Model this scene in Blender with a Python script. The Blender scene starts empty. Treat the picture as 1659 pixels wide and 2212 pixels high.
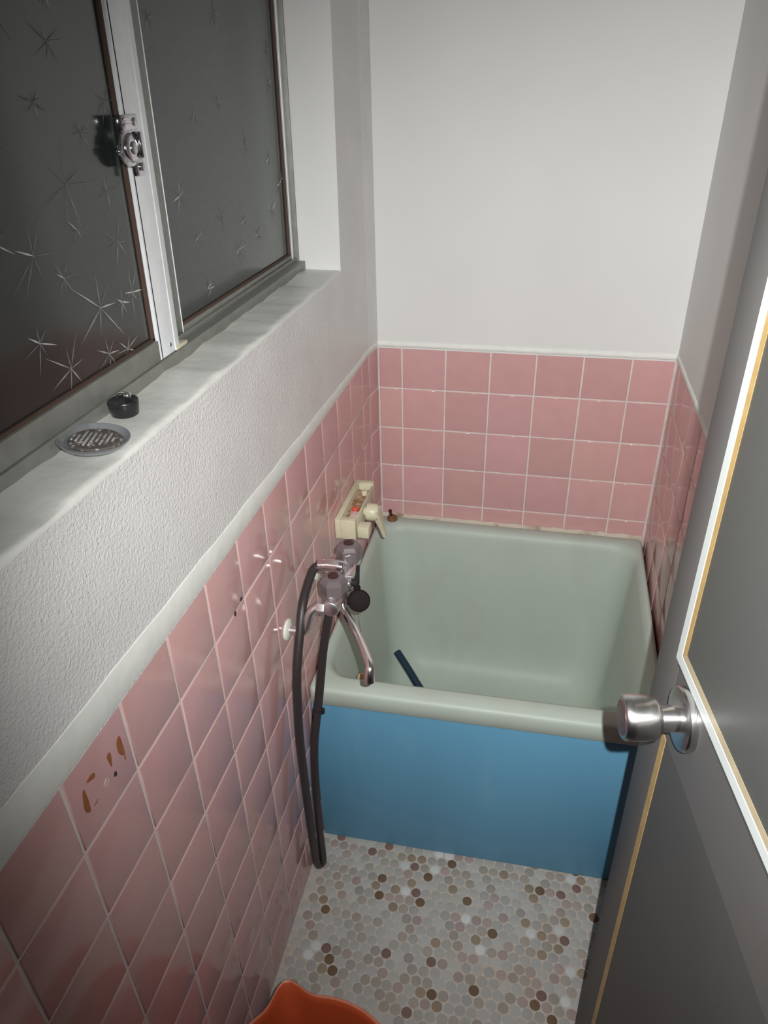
import bpy, bmesh, math, random
from mathutils import Vector, Matrix

sc = bpy.context.scene
COL = sc.collection

# ------------------------------------------------------------------ camera, world, flash, exposure
RIGHT = Vector((0.9768, 0.2129, -0.0215)); UP = Vector((-0.0906, 0.5027, 0.8597)); FWD = Vector((-0.1938, 0.8379, -0.5103))
EYE = Vector((0.4143, -1.7307, 1.5622))
cam = bpy.data.cameras.new('camera'); co = bpy.data.objects.new('camera', cam); COL.objects.link(co)
M = Matrix((RIGHT, UP, -FWD)).transposed().to_4x4(); M.translation = EYE
co.matrix_world = M
cam.sensor_fit = 'AUTO'; cam.sensor_width = 36.0; cam.lens = 1578.8 / 2212 * 36; cam.clip_start = 0.01
sc.camera = co

w = bpy.data.worlds.new('night'); sc.world = w; w.use_nodes = True
w.node_tree.nodes['Background'].inputs[0].default_value = (0.9, 0.95, 1.0, 1)
w.node_tree.nodes['Background'].inputs[1].default_value = 0.012

# the camera's own flash, a little to the right of and above the lens: the only light of the photo
fl = bpy.data.lights.new('camera_flash', 'SPOT'); fo = bpy.data.objects.new('camera_flash', fl); COL.objects.link(fo)
fo.location = EYE + RIGHT * 0.036 + UP * 0.024
FLASH_DIR = Vector((0.0675, 0.8616, -0.5030))
fo.rotation_euler = FLASH_DIR.to_track_quat('-Z', 'Y').to_euler()
fl.energy = 90; fl.spot_size = math.radians(103); fl.spot_blend = 1.0; fl.shadow_soft_size = 0.004
fl.color = (1.0, 1.0, 0.998)

sc.view_settings.view_transform = 'Standard'; sc.view_settings.look = 'None'
sc.view_settings.gamma = 1.0; sc.view_settings.exposure = 0.0; sc.view_settings.use_curve_mapping = False

PI = math.pi
R = random.Random(5)

# ------------------------------------------------------------------ helpers
def obj(name, bm, mats, parent=None, smooth=True, angle=40):
    me = bpy.data.meshes.new(name)
    bmesh.ops.recalc_face_normals(bm, faces=bm.faces)
    bm.to_mesh(me); bm.free()
    if not isinstance(mats, (list, tuple)): mats = [mats]
    for m in mats: me.materials.append(m)
    if smooth:
        me.polygons.foreach_set('use_smooth', [True] * len(me.polygons))
        me.set_sharp_from_angle(angle=math.radians(angle))
    o = bpy.data.objects.new(name, me); COL.objects.link(o)
    if parent: o.parent = parent
    return o
def empty(name, loc=(0, 0, 0)):
    o = bpy.data.objects.new(name, None); COL.objects.link(o); o.location = loc; o.empty_display_size = 0.05
    return o
def tag(o, label, cat, group=None):
    o['label'] = label; o['category'] = cat
    if group: o['group'] = group
    return o
def structure(o):
    o['kind'] = 'structure'; return o
def lab(o, t): o['label'] = t; return o

def add_box(bm, lo, hi, bev=0.0, mat=0, seg=2):
    x0, y0, z0 = lo; x1, y1, z1 = hi
    v = [bm.verts.new(p) for p in ((x0,y0,z0),(x1,y0,z0),(x1,y1,z0),(x0,y1,z0),(x0,y0,z1),(x1,y0,z1),(x1,y1,z1),(x0,y1,z1))]
    fs = [bm.faces.new([v[i] for i in q]) for q in ((3,2,1,0),(4,5,6,7),(0,1,5,4),(1,2,6,5),(2,3,7,6),(3,0,4,7))]
    for f in fs: f.material_index = mat
    if bev > 0:
        es = list({e for f in fs for e in f.edges})
        r = bmesh.ops.bevel(bm, geom=es, offset=bev, segments=seg, affect='EDGES', profile=0.5)
        for f in r['faces']: f.material_index = mat
        vs = list({x for f in r['faces'] for x in f.verts} | set(x for x in v if x.is_valid))
        return vs
    return v
def box(lo, hi, bev=0.0, seg=2):
    bm = bmesh.new(); add_box(bm, lo, hi, bev, 0, seg); return bm
def add_loft(bm, loops, cap0=True, cap1=True, mat=0):
    L = [[bm.verts.new(p) for p in lp] for lp in loops]
    n = len(L[0]); out = []
    for a, b in zip(L, L[1:]):
        for i in range(n):
            f = bm.faces.new((a[i], a[(i+1) % n], b[(i+1) % n], b[i])); f.material_index = mat; out.append(f)
    if cap0: f = bm.faces.new(L[0][::-1]); f.material_index = mat
    if cap1: f = bm.faces.new(L[-1]); f.material_index = mat
    return L
def frame_axes(d):
    d = Vector(d).normalized(); a = Vector((0, 0, 1)) if abs(d.z) < 0.9 else Vector((1, 0, 0))
    u = d.cross(a).normalized(); v = d.cross(u).normalized(); return d, u, v
def add_lathe(bm, prof, base=(0,0,0), axis=(0,0,1), n=40, mat=0, cap=True, rot0=0.0, ref=None):
    d, u, v = frame_axes(axis)
    if ref is not None:
        u = (Vector(ref) - d * d.dot(Vector(ref))).normalized(); v = d.cross(u)
    base = Vector(base)
    loops = [[base + d * h + (u * math.cos(t) + v * math.sin(t)) * max(r, 1e-5) for t in [rot0 + 2*PI*k/n for k in range(n)]] for r, h in prof]
    return add_loft(bm, loops, cap, cap, mat)
def lathe(prof, base=(0,0,0), axis=(0,0,1), n=40, cap=True):
    bm = bmesh.new(); add_lathe(bm, prof, base, axis, n, 0, cap); return bm
def spline(pts, sub=8):
    P = [Vector(p) for p in pts]; P = [2*P[0]-P[1]] + P + [2*P[-1]-P[-2]]; out = []
    for i in range(1, len(P)-2):
        for k in range(sub):
            t = k/sub; a, b, c, d = P[i-1:i+3]
            out.append(0.5*((2*b)+(c-a)*t+(2*a-5*b+4*c-d)*t*t+(3*b-a-3*c+d)*t**3))
    out.append(P[-2]); return out
def add_tube(bm, pts, r, n=14, mat=0, sub=8, raw=False):
    path = [Vector(p) for p in pts] if raw else spline(pts, sub)
    rr = r if callable(r) else (lambda t: r)
    d0 = (path[1]-path[0]).normalized(); _, u, v = frame_axes(d0); loops = []
    for i, p in enumerate(path):
        d = (path[min(i+1, len(path)-1)] - path[max(i-1, 0)]).normalized()
        u = (u - d*u.dot(d)).normalized(); v = d.cross(u); q = rr(i/(len(path)-1))
        loops.append([p + (u*math.cos(2*PI*k/n)+v*math.sin(2*PI*k/n))*q for k in range(n)])
    add_loft(bm, loops, True, True, mat)
def tube(pts, r, n=14, sub=8):
    bm = bmesh.new(); add_tube(bm, pts, r, n, 0, sub); return bm
def rrect(x0, x1, y0, y1, z, r, n=8, skew=0.0):
    out = []
    for cx, cy, a in ((x1-r, y1-r, 0), (x0+r, y1-r, PI/2), (x0+r, y0+r, PI), (x1-r, y0+r, 1.5*PI)):
        for k in range(n+1):
            t = a + PI/2*k/n; x = cx+r*math.cos(t); y = cy+r*math.sin(t); out.append(Vector((x, y, z)))
    return out
def add_poly_prism(bm, pts2, f, h0, h1, mat=0):
    """pts2 outline, f(u,v,h)->world"""
    a = [bm.verts.new(f(u, v, h0)) for u, v in pts2]; b = [bm.verts.new(f(u, v, h1)) for u, v in pts2]; n = len(a)
    bm.faces.new(b).material_index = mat; bm.faces.new(a[::-1]).material_index = mat
    for i in range(n): bm.faces.new((a[i], a[(i+1) % n], b[(i+1) % n], b[i])).material_index = mat

# ------------------------------------------------------------------ materials
def mat(name, base, rough=0.5, metal=0.0, spec=0.5, trans=0.0, ior=1.45, coat=0.0, noise=None, bump=None, attr=None, aniso=0.0, mix=None, stretch=None):
    """noise=(scale,amount[,detail]): tone mottling; bump=(scale,strength,distance); mix=(colour,scale,lo,hi): patches; attr: per-piece tone attribute"""
    m = bpy.data.materials.new(name); m.use_nodes = True; nt = m.node_tree; N = nt.nodes; Lk = nt.links
    b = N['Principled BSDF']
    b.inputs['Base Color'].default_value = (*base, 1); b.inputs['Roughness'].default_value = rough
    b.inputs['Metallic'].default_value = metal; b.inputs['Specular IOR Level'].default_value = spec
    b.inputs['Transmission Weight'].default_value = trans; b.inputs['IOR'].default_value = ior
    b.inputs['Coat Weight'].default_value = coat; b.inputs['Anisotropic'].default_value = aniso
    tc = N.new('ShaderNodeTexCoord'); vec = tc.outputs['Object']
    if stretch:
        mp = N.new('ShaderNodeMapping'); mp.inputs['Scale'].default_value = stretch; Lk.new(vec, mp.inputs[0]); svec = mp.outputs[0]
    else: svec = vec
    cur = None
    def rgb(c):
        n = N.new('ShaderNodeRGB'); n.outputs[0].default_value = (*c, 1); return n.outputs[0]
    if mix:
        for mx in (mix if isinstance(mix, list) else [mix]):
            c2, s, lo, hi = mx
            t = N.new('ShaderNodeTexNoise'); t.inputs['Scale'].default_value = s; t.inputs['Detail'].default_value = 5; Lk.new(svec, t.inputs['Vector'])
            rp = N.new('ShaderNodeMapRange'); rp.inputs[1].default_value = lo; rp.inputs[2].default_value = hi; Lk.new(t.outputs[0], rp.inputs[0])
            mn = N.new('ShaderNodeMix'); mn.data_type = 'RGBA'; Lk.new(rp.outputs[0], mn.inputs[0])
            Lk.new(cur if cur else rgb(base), mn.inputs[6]); mn.inputs[7].default_value = (*c2, 1); cur = mn.outputs[2]
    if noise:
        t = N.new('ShaderNodeTexNoise'); t.inputs['Scale'].default_value = noise[0]; t.inputs['Detail'].default_value = 6; Lk.new(svec, t.inputs['Vector'])
        rp = N.new('ShaderNodeMapRange'); rp.inputs[1].default_value = 0.3; rp.inputs[2].default_value = 0.7
        rp.inputs[3].default_value = 1-noise[1]; rp.inputs[4].default_value = 1+noise[1]; Lk.new(t.outputs[0], rp.inputs[0])
        vm = N.new('ShaderNodeVectorMath'); vm.operation = 'SCALE'; Lk.new(cur if cur else rgb(base), vm.inputs[0]); Lk.new(rp.outputs[0], vm.inputs['Scale']); cur = vm.outputs[0]
    if attr == 'tone':
        a = N.new('ShaderNodeAttribute'); a.attribute_name = 'tone'
        vm = N.new('ShaderNodeVectorMath'); vm.operation = 'MULTIPLY'; Lk.new(cur if cur else rgb(base), vm.inputs[0]); Lk.new(a.outputs['Color'], vm.inputs[1]); cur = vm.outputs[0]
    if cur: Lk.new(cur, b.inputs['Base Color'])
    if bump:
        prev = None
        for bp in (bump if isinstance(bump, list) else [bump]):
            t = N.new('ShaderNodeTexNoise'); t.inputs['Scale'].default_value = bp[0]; t.inputs['Detail'].default_value = 3; Lk.new(svec, t.inputs['Vector'])
            bn = N.new('ShaderNodeBump'); bn.inputs['Strength'].default_value = bp[1]; bn.inputs['Distance'].default_value = bp[2]; Lk.new(t.outputs[0], bn.inputs['Height'])
            if prev: Lk.new(prev, bn.inputs['Normal'])
            prev = bn.outputs[0]
        Lk.new(prev, b.inputs['Normal'])
    return m

M_stucco = mat('painted_stucco', (0.70, 0.69, 0.67), 0.34, spec=0.5, bump=[(210, 0.65, 0.0022), (520, 0.7, 0.0014)], noise=(9, 0.05))
M_plaster = mat('smooth_plaster', (0.725, 0.72, 0.70), 0.75, spec=0.25, bump=(220, 0.12, 0.001), noise=(4, 0.025))
M_cap = mat('white_mortar', (0.79, 0.80, 0.75), 0.6, spec=0.3, bump=(60, 0.25, 0.0015), noise=(30, 0.05))
M_sill = mat('painted_sill', (0.66, 0.66, 0.62), 0.35, spec=0.5, bump=(50, 0.35, 0.0025), noise=(14, 0.07))
M_tile = mat('pink_glazed_tile', (0.60, 0.35, 0.337), 0.12, spec=0.4, attr='tone', noise=(25, 0.03), bump=(14, 0.06, 0.002))
M_grout = mat('tile_grout', (0.70, 0.62, 0.58), 0.7, spec=0.3, noise=(30, 0.08))
M_penny = mat('penny_mosaic', (1, 1, 1), 0.3, spec=0.45, attr='tone', noise=(300, 0.06))
M_fgrout = mat('floor_grout', (0.50, 0.46, 0.40), 0.6, spec=0.35, mix=[((0.52, 0.43, 0.33), 7, 0.5, 0.75)], noise=(90, 0.12))
M_tub = mat('grey_green_enamel', (0.46, 0.53, 0.465), 0.46, spec=0.33, noise=(5, 0.04), mix=((0.43, 0.46, 0.40), 9, 0.5, 0.85), stretch=(1, 1, 0.4))
M_blue = mat('blue_panel', (0.120, 0.32, 0.475), 0.45, spec=0.4, mix=((0.165, 0.36, 0.48), 14, 0.55, 0.8), stretch=(1, 1, 0.25), noise=(3, 0.07))
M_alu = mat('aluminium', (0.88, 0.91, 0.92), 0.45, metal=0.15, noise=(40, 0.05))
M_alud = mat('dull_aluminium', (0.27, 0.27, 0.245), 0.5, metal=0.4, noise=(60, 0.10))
M_gask = mat('brown_gasket', (0.085, 0.05, 0.036), 0.7)
M_gap = mat('dark_gap_shade', (0.015, 0.015, 0.02), 0.7)  # near-black colour standing in for the shade inside the sash gaps
M_cream = mat('cream_plastic', (0.62, 0.58, 0.42), 0.38, noise=(60, 0.05))
M_rust = mat('rusty_recess', (0.30, 0.17, 0.08), 0.6, mix=[((0.52, 0.38, 0.30), 70, 0.45, 0.62), ((0.20, 0.09, 0.04), 50, 0.55, 0.7)], bump=(120, 0.4, 0.002))
M_red = mat('red_plastic', (0.70, 0.10, 0.06), 0.4)
M_pale = mat('pale_pink_plastic', (0.72, 0.55, 0.48), 0.45)
M_chrome = mat('chrome', (0.86, 0.85, 0.86), 0.20, metal=1.0)
M_zinc = mat('plated_lock_metal', (0.60, 0.58, 0.62), 0.12, metal=1.0)
M_satin = mat('satin_chrome', (0.88, 0.87, 0.88), 0.34, metal=1.0)
M_steel = mat('brushed_steel', (0.60, 0.59, 0.58), 0.27, metal=1.0, aniso=0.4, noise=(90, 0.04))
M_acryl = mat('smoky_clear_acrylic', (0.30, 0.245, 0.255), 0.07, trans=0.5, ior=1.49)
M_capd = mat('dark_red_cap', (0.055, 0.02, 0.022), 0.35)
M_core = mat('brown_spindle', (0.13, 0.09, 0.09), 0.4, metal=0.4)
M_hose = mat('dark_grey_hose', (0.035, 0.028, 0.028), 0.42, spec=0.5)
M_blk = mat('black_plastic', (0.018, 0.018, 0.02), 0.3, mix=((0.18, 0.17, 0.16), 120, 0.66, 0.74))
M_rubber = mat('black_rubber', (0.011, 0.006, 0.006), 0.75, spec=0.25)
M_brown = mat('rusty_brown_metal', (0.17, 0.075, 0.04), 0.5, mix=((0.26, 0.13, 0.06), 150, 0.5, 0.65))
M_navy = mat('dark_blue_tube', (0.008, 0.028, 0.055), 0.4)
M_peach = mat('peach_plastic', (0.72, 0.46, 0.30), 0.45)
M_orange = mat('orange_plastic', (0.52, 0.088, 0.030), 0.33, spec=0.45, noise=(7, 0.10))
M_rim = mat('pale_orange_rim', (0.60, 0.20, 0.12), 0.4, noise=(40, 0.12))  # paler orange than the pail body, for the rim faces
M_door = mat('grey_door_frame', (0.112, 0.108, 0.104), 0.45, spec=0.25, noise=(8, 0.05))
M_dpanel = mat('dark_grey_door_panel', (0.085, 0.085, 0.082), 0.5, spec=0.3, noise=(5, 0.06))
M_dwhite = mat('white_glazing_bead', (0.60, 0.64, 0.625), 0.4)
M_dtan = mat('yellowed_vinyl_bead', (0.44, 0.30, 0.12), 0.45, noise=(40, 0.12))
M_dtan2 = mat('pale_yellowed_bead', (0.44, 0.37, 0.24), 0.45, noise=(40, 0.10))
M_clear = mat('cloudy_clear_plastic', (0.60, 0.62, 0.65), 0.12, trans=0.78, ior=1.45)
M_grime = mat('grime', (0.10, 0.085, 0.075), 0.55, mix=[((0.45, 0.44, 0.42), 160, 0.56, 0.66)], bump=(200, 0.4, 0.001))
M_res = mat('brown_glue_residue', (0.30, 0.105, 0.035), 0.5, noise=(200, 0.2))
M_resd = mat('dark_grime_spot', (0.05, 0.03, 0.035), 0.6)
M_resw = mat('pale_residue', (0.56, 0.42, 0.35), 0.6, noise=(300, 0.15))
M_caulk = mat('cream_caulk', (0.58, 0.52, 0.42), 0.5, mix=((0.30, 0.22, 0.14), 25, 0.55, 0.72))
M_white = mat('white_plastic', (0.78, 0.78, 0.68), 0.4)
M_glass = mat('frosted_glass', (0.50, 0.55, 0.51), 0.13, trans=0.98, ior=1.5, spec=0.5)
M_dglass = mat('patterned_door_glass', (0.21, 0.22, 0.21), 0.5, trans=0.7, ior=1.45, spec=0.3, bump=(180, 0.2, 0.0008))
M_star = mat('etched_star', (0.34, 0.37, 0.35), 0.3, trans=0.62, ior=1.5, spec=0.6)

# ------------------------------------------------------------------ tiled surfaces
def tile_mesh(f, us, vs, gap=0.0032, tone=0.05, seed=1, seam_dark=None, bm=None, lay=None):
    """glazed tiles with rounded edges between the lines us, vs; f(u,v,h)->world, h=0 at the glaze"""
    rr = random.Random(seed)
    if bm is None:
        bm = bmesh.new(); lay = bm.loops.layers.float_color.new('tone')
    for u0, u1 in zip(us, us[1:]):
        for v0, v1 in zip(vs, vs[1:]):
            t = 1 + rr.uniform(-tone, tone); c = (t, t * rr.uniform(0.985, 1.015), t * rr.uniform(0.985, 1.015), 1)
            tu, tv = rr.uniform(-0.004, 0.004), rr.uniform(-0.004, 0.004); uc, vc = (u0+u1)/2, (v0+v1)/2
            loops = []
            for ins, h in ((gap/2, -0.0022), (gap/2+0.0003, -0.0011), (gap/2+0.0011, -0.0003), (gap/2+0.0024, 0.0)):
                ring = []
                a, b, p, q = u0+ins, u1-ins, v0+ins, v1-ins
                for (x, y) in ((a, p), (b, p), (b, q), (a, q)):
                    ring.append(f(x, y, h + (x-uc)*tu + (y-vc)*tv - 0.0004))
                loops.append(ring)
            nf = len(bm.faces)
            add_loft(bm, loops, False, True)
            bm.faces.ensure_lookup_table()
            for k in range(nf, len(bm.faces)):
                for l in bm.faces[k].loops: l[lay] = c
    return bm, lay

ROWS = [0.0] + [round(0.11*k, 4) for k in range(1, 10)]           # 9 rows, top at 0.99
# left wall: columns from the photo; the last strip turns a little towards the back wall
ys = [-1.8] + [-(0.2419 + 0.11*k) for k in range(14, -1, -1) if -(0.2419+0.11*k) > -1.8] + [-0.132, -0.062]
bm, lay = tile_mesh(lambda u, v, h: Vector((h, u, v)), ys, ROWS, seed=3)
bl = math.hypot(0.009, 0.062)
fb = lambda u, v, h: Vector((0.009*u/bl + h*0.99, -0.062 + 0.062*u/bl - h*0.14, v))
tile_mesh(fb, [0, bl], ROWS, seed=4, bm=bm, lay=lay)
left_tiles_bm = bm

# ------------------------------------------------------------------ the room
WX = 0.7164                      # right wall
CEIL = 2.2
SILL = 1.232; WD = -0.075         # window recess
JZ = 0.045                        # the window leans a little: y shift per metre of height
def lean(y, z): return y + JZ*(z-1.40)
WIN_N, WIN_F, WIN_T = -1.50, -0.265, 1.95

# left wall plaster with the window recess
bm = bmesh.new()
def quad(bm, pts, mi=0):
    f = bm.faces.new([bm.verts.new(p) for p in pts]); f.material_index = mi; return f
def grid(bm, p00, p10, p11, p01, nu, nv, mi=0):
    P = [[None]*(nv+1) for _ in range(nu+1)]
    for i in range(nu+1):
        for j in range(nv+1):
            s, t = i/nu, j/nv
            P[i][j] = bm.verts.new(Vector(p00)*(1-s)*(1-t)+Vector(p10)*s*(1-t)+Vector(p11)*s*t+Vector(p01)*(1-s)*t)
    for i in range(nu):
        for j in range(nv):
            bm.faces.new((P[i][j], P[i+1][j], P[i+1][j+1], P[i][j+1])).material_index = mi
zb = 0.985
jf = lambda z: lean(WIN_F, z); jn = lambda z: lean(WIN_N, z)
quad(bm, [(0, -1.8, zb), (0, -0.062, zb), (0, -0.062, SILL-0.006), (0, -1.8, SILL-0.006)])
quad(bm, [(0, -0.062, zb), (0.009, 0, zb), (0.009, 0, CEIL), (0, -0.062, CEIL)])
quad(bm, [(0, jf(SILL-0.006), SILL-0.006), (0, -0.062, SILL-0.006), (0, -0.062, CEIL), (0, jf(WIN_T), CEIL), (0, jf(WIN_T), WIN_T)])
quad(bm, [(0, -1.8, SILL-0.006), (0, jn(SILL-0.006), SILL-0.006), (0, jn(WIN_T), WIN_T), (0, jn(WIN_T), CEIL), (0, -1.8, CEIL)])
quad(bm, [(0, jn(WIN_T), WIN_T), (0, jf(WIN_T), WIN_T), (0, jf(WIN_T), CEIL), (0, jn(WIN_T), CEIL)])
wl = structure(obj('wall_left', bm, M_stucco, smooth=False))
# recess: sill (hand-trowelled, rounded lip), far jamb, head, near jamb
bm = bmesh.new()
pr = [(-0.150, SILL+0.001), (-0.085, SILL+0.001), (-0.040, SILL+0.0005), (-0.009, SILL+0.0003), (-0.0035, SILL-0.0002), (-0.0008, SILL-0.0020), (0.0, SILL-0.006)]
rows = []
ny = 60
for i in range(ny+1):
    y = jn(SILL) + (jf(SILL)-jn(SILL))*i/ny
    wv = 0.0012*math.sin(i*0.9)+0.0010*math.sin(i*2.3+1) + 0.0007*math.sin(i*5.1)
    rows.append([bm.verts.new((x, y, z + wv*(0.9 if k < 5 else 0))) for k, (x, z) in enumerate(pr)])
for a, b in zip(rows, rows[1:]):
    for k in range(len(pr)-1): bm.faces.new((a[k], a[k+1], b[k+1], b[k]))
sill = obj('window_sill', bm, M_sill, wl, angle=80)
bm = bmesh.new()
quad(bm, [(-0.16, jf(SILL), SILL-0.006), (0, jf(SILL), SILL-0.006), (0, jf(WIN_T), WIN_T), (-0.16, jf(WIN_T), WIN_T)])
quad(bm, [(-0.16, jn(SILL), SILL-0.006), (0, jn(SILL), SILL-0.006), (0, jn(WIN_T), WIN_T), (-0.16, jn(WIN_T), WIN_T)])
quad(bm, [(-0.16, jn(WIN_T), WIN_T), (0, jn(WIN_T), WIN_T), (0, jf(WIN_T), WIN_T), (-0.16, jf(WIN_T), WIN_T)])
obj('window_reveal', bm, M_plaster, wl, smooth=False)
obj('tile_cladding', left_tiles_bm, M_tile, wl, angle=60)
bm = bmesh.new()
quad(bm, [(-0.0016, -1.8, 0), (-0.0016, -0.0620, 0), (-0.0016, -0.062, 0.99), (-0.0016, -1.8, 0.99)])
quad(bm, [(-0.0016, -0.062, 0), (0.0074, 0, 0), (0.0074, 0, 0.99), (-0.0016, -0.062, 0.99)])
quad(bm, [(-0.012, -1.8, 0), (-0.012, 0.0, 0), (-0.012, 0.0, 1.0), (-0.012, -1.8, 1.0)])
obj('grout', bm, M_grout, wl, smooth=False)
# mortar strip along the top of the tiles, wider towards the door
bm = bmesh.new()
L = []
n = 46
for i in range(n+1):
    y = -1.8 + (1.8-0.062)*i/n
    h = 0.0125 + max(0, (-y-0.15))*0.0275 + 0.0010*math.sin(i*1.3) + 0.0006*math.sin(i*3.1)
    e = 0.0006*math.sin(i*2.1) + 0.0004*math.sin(i*4.7)
    L.append([(-0.004, y, 0.9885), (0.0008, y, 0.9890+e), (0.0014, y, 0.9905+e), (0.0014, y, 0.99+h*0.75), (0.0008, y, 0.99+h*0.96), (-0.004, y, 0.99+h)])
h = 0.0125
L.append([(0.004, 0.0, 0.9885), (0.0098, 0, 0.9890), (0.0104, 0, 0.9905), (0.0104, 0, 0.99+h*.75), (0.0098, 0, 0.99+h*.96), (0.004, 0, 0.99+h*.9)])
add_loft(bm, [[Vector(p) for p in lp] for lp in L])
obj('mortar_strip', bm, M_cap, wl, angle=25)

# marks on the left tiles: strokes of old brown glue, a dark spot, chips in the grout
strokes = [[(-1.246,.9536),(-1.2544,.951),(-1.2561,.9345),(-1.2511,.9251),(-1.2456,.9198),(-1.246,.938)],
 [(-1.2697,.9517),(-1.2746,.9482),(-1.2729,.938),(-1.2711,.9276),(-1.2665,.9462)],
 [(-1.2966,.9531),(-1.3057,.955),(-1.312,.9528),(-1.3077,.9502),(-1.2976,.9453)],
 [(-1.3168,.9516),(-1.3207,.9474),(-1.3257,.9249),(-1.317,.9144),(-1.3158,.9305),(-1.3164,.9422)],
 [(-1.3013,.9196),(-1.3125,.9171),(-1.3073,.9160)],[(-1.2482,.9228),(-1.2489,.9132),(-1.2458,.9173)]]
fw = lambda u, v, h: Vector((h, u, v))
bm = bmesh.new()
def round_off(p, k=3):
    for _ in range(k):
        q = []
        for i in range(len(p)):
            a, b = p[i], p[(i+1) % len(p)]; q += [(a[0]*.75+b[0]*.25, a[1]*.75+b[1]*.25), (a[0]*.25+b[0]*.75, a[1]*.25+b[1]*.75)]
        p = q
    return p
for s in strokes: add_poly_prism(bm, round_off(s), fw, -0.0008, 0.0002)
lab(obj('glue_residue', bm, M_res, wl, smooth=False), 'brown strokes of old glue on a pink tile')
bm = bmesh.new()
def blob(bm, y, z, ry, rz, n=9, seed=0):
    q = random.Random(seed); add_poly_prism(bm, [(y+ry*math.cos(2*PI*k/n)*q.uniform(.7, 1.1), z+rz*math.sin(2*PI*k/n)*q.uniform(.7, 1.1)) for k in range(n)], fw, -0.0012, 0.0003)
blob(bm, -1.2690, 0.9165, 0.0032, 0.0036, seed=1); blob(bm, -0.9145, 0.8880, 0.0040, 0.0036, seed=2); blob(bm, -0.9400, 0.8800, 0.0030, 0.0055, seed=3)
lab(obj('grime_spot', bm, M_resd, wl, smooth=False), 'dark specks of grime on tile and grout')
bm = bmesh.new(); blob(bm, -1.2850, 0.9215, 0.0050, 0.0052, seed=5); blob(bm, -0.1479, 0.7794, 0.0035, 0.010, seed=6); blob(bm, -0.7401, 0.5407, 0.003, 0.008, seed=7)
obj('pale_residue', bm, M_resw, wl, smooth=False)

# back wall
bm = bmesh.new(); quad(bm, [(-0.02, 0, 0.985), (WX+0.02, 0, 0.985), (WX+0.02, 0, CEIL), (-0.02, 0, CEIL)])
wb = structure(obj('wall_back', bm, M_plaster, smooth=False))
us = [0.0095] + [0.0695+0.11*k for k in range(6)] + [WX]
bm, _ = tile_mesh(lambda u, v, h: Vector((u, -h, v)), us, ROWS, seed=9)
obj('tile_cladding', bm, M_tile, wb, angle=60)
bm = bmesh.new(); quad(bm, [(0, 0.0016, 0), (WX, 0.0016, 0), (WX, 0.0016, 0.99), (0, 0.0016, 0.99)]); obj('grout', bm, M_grout, wb, smooth=False)
bm = bmesh.new(); L = []
for i in range(25):
    x = 0.004 + (WX-0.006)*i/24; h = 0.0118 + 0.0007*math.sin(i*1.7); e = 0.0006*math.sin(i*2.6)+0.0004*math.sin(i*5.3)
    L.append([Vector(p) for p in ((x, 0.004, 0.9885), (x, -0.0008, 0.989+e), (x, -0.0026, 0.991+e), (x, -0.0030, 0.99+h*.6), (x, -0.0016, 0.99+h*.95), (x, 0.004, 0.99+h))])
add_loft(bm, L); obj('mortar_strip', bm, M_cap, wb, angle=70)

bm = bmesh.new(); add_loft(bm, [[Vector((WX+0.001, 0.002, z)), Vector((WX-0.0042, 0.002, z)), Vector((WX-0.0042, -0.0003, z)), Vector((WX-0.0010, -0.0034, z)), Vector((WX+0.001, -0.0034, z))] for z in (0.0, 0.99)])
obj('corner_grout', bm, M_grout, wb, angle=20)
# right wall
bm = bmesh.new(); quad(bm, [(WX, -1.8, 0.985), (WX, 0.02, 0.985), (WX, 0.02, CEIL), (WX, -1.8, CEIL)])
wr = structure(obj('wall_right', bm, M_plaster, smooth=False))
bm, _ = tile_mesh(lambda u, v, h: Vector((WX-h, u, v)), [-1.8]+[-0.11*k-0.045 for k in range(15, -1, -1)]+[0.0], ROWS, seed=12)
obj('tile_cladding', bm, M_tile, wr, angle=60)
bm = bmesh.new(); quad(bm, [(WX+0.0016, -1.8, 0), (WX+0.0016, 0, 0), (WX+0.0016, 0, 0.99), (WX+0.0016, -1.8, 0.99)]); obj('grout', bm, M_grout, wr, smooth=False)
bm = bmesh.new(); L = []
for i in range(41):
    y = -1.8 + 1.797*i/40; h = 0.0145 + 0.0008*math.sin(i*1.7)
    L.append([Vector(p) for p in ((WX+0.004, y, 0.9885), (WX-0.0008, y, 0.989), (WX-0.0026, y, 0.991), (WX-0.0030, y, 0.99+h*.6), (WX-0.0016, y, 0.99+h*.95), (WX+0.004, y, 0.99+h))])
add_loft(bm, L); obj('mortar_strip', bm, M_cap, wr, angle=70)

# wall with the doorway behind the camera, ceiling
bm = bmesh.new()
add_box(bm, (-0.012, -1.90, 0), (0.06, -1.80, CEIL)); add_box(bm, (0.06, -1.90, 2.03), (WX, -1.80, CEIL))
structure(obj('wall_front', bm, M_plaster, smooth=False))
bm = bmesh.new(); quad(bm, [(-0.16, -1.9, CEIL), (WX+0.02, -1.9, CEIL), (WX+0.02, 0.02, CEIL), (-0.16, 0.02, CEIL)])
structure(obj('ceiling', bm, M_plaster, smooth=False))

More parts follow.
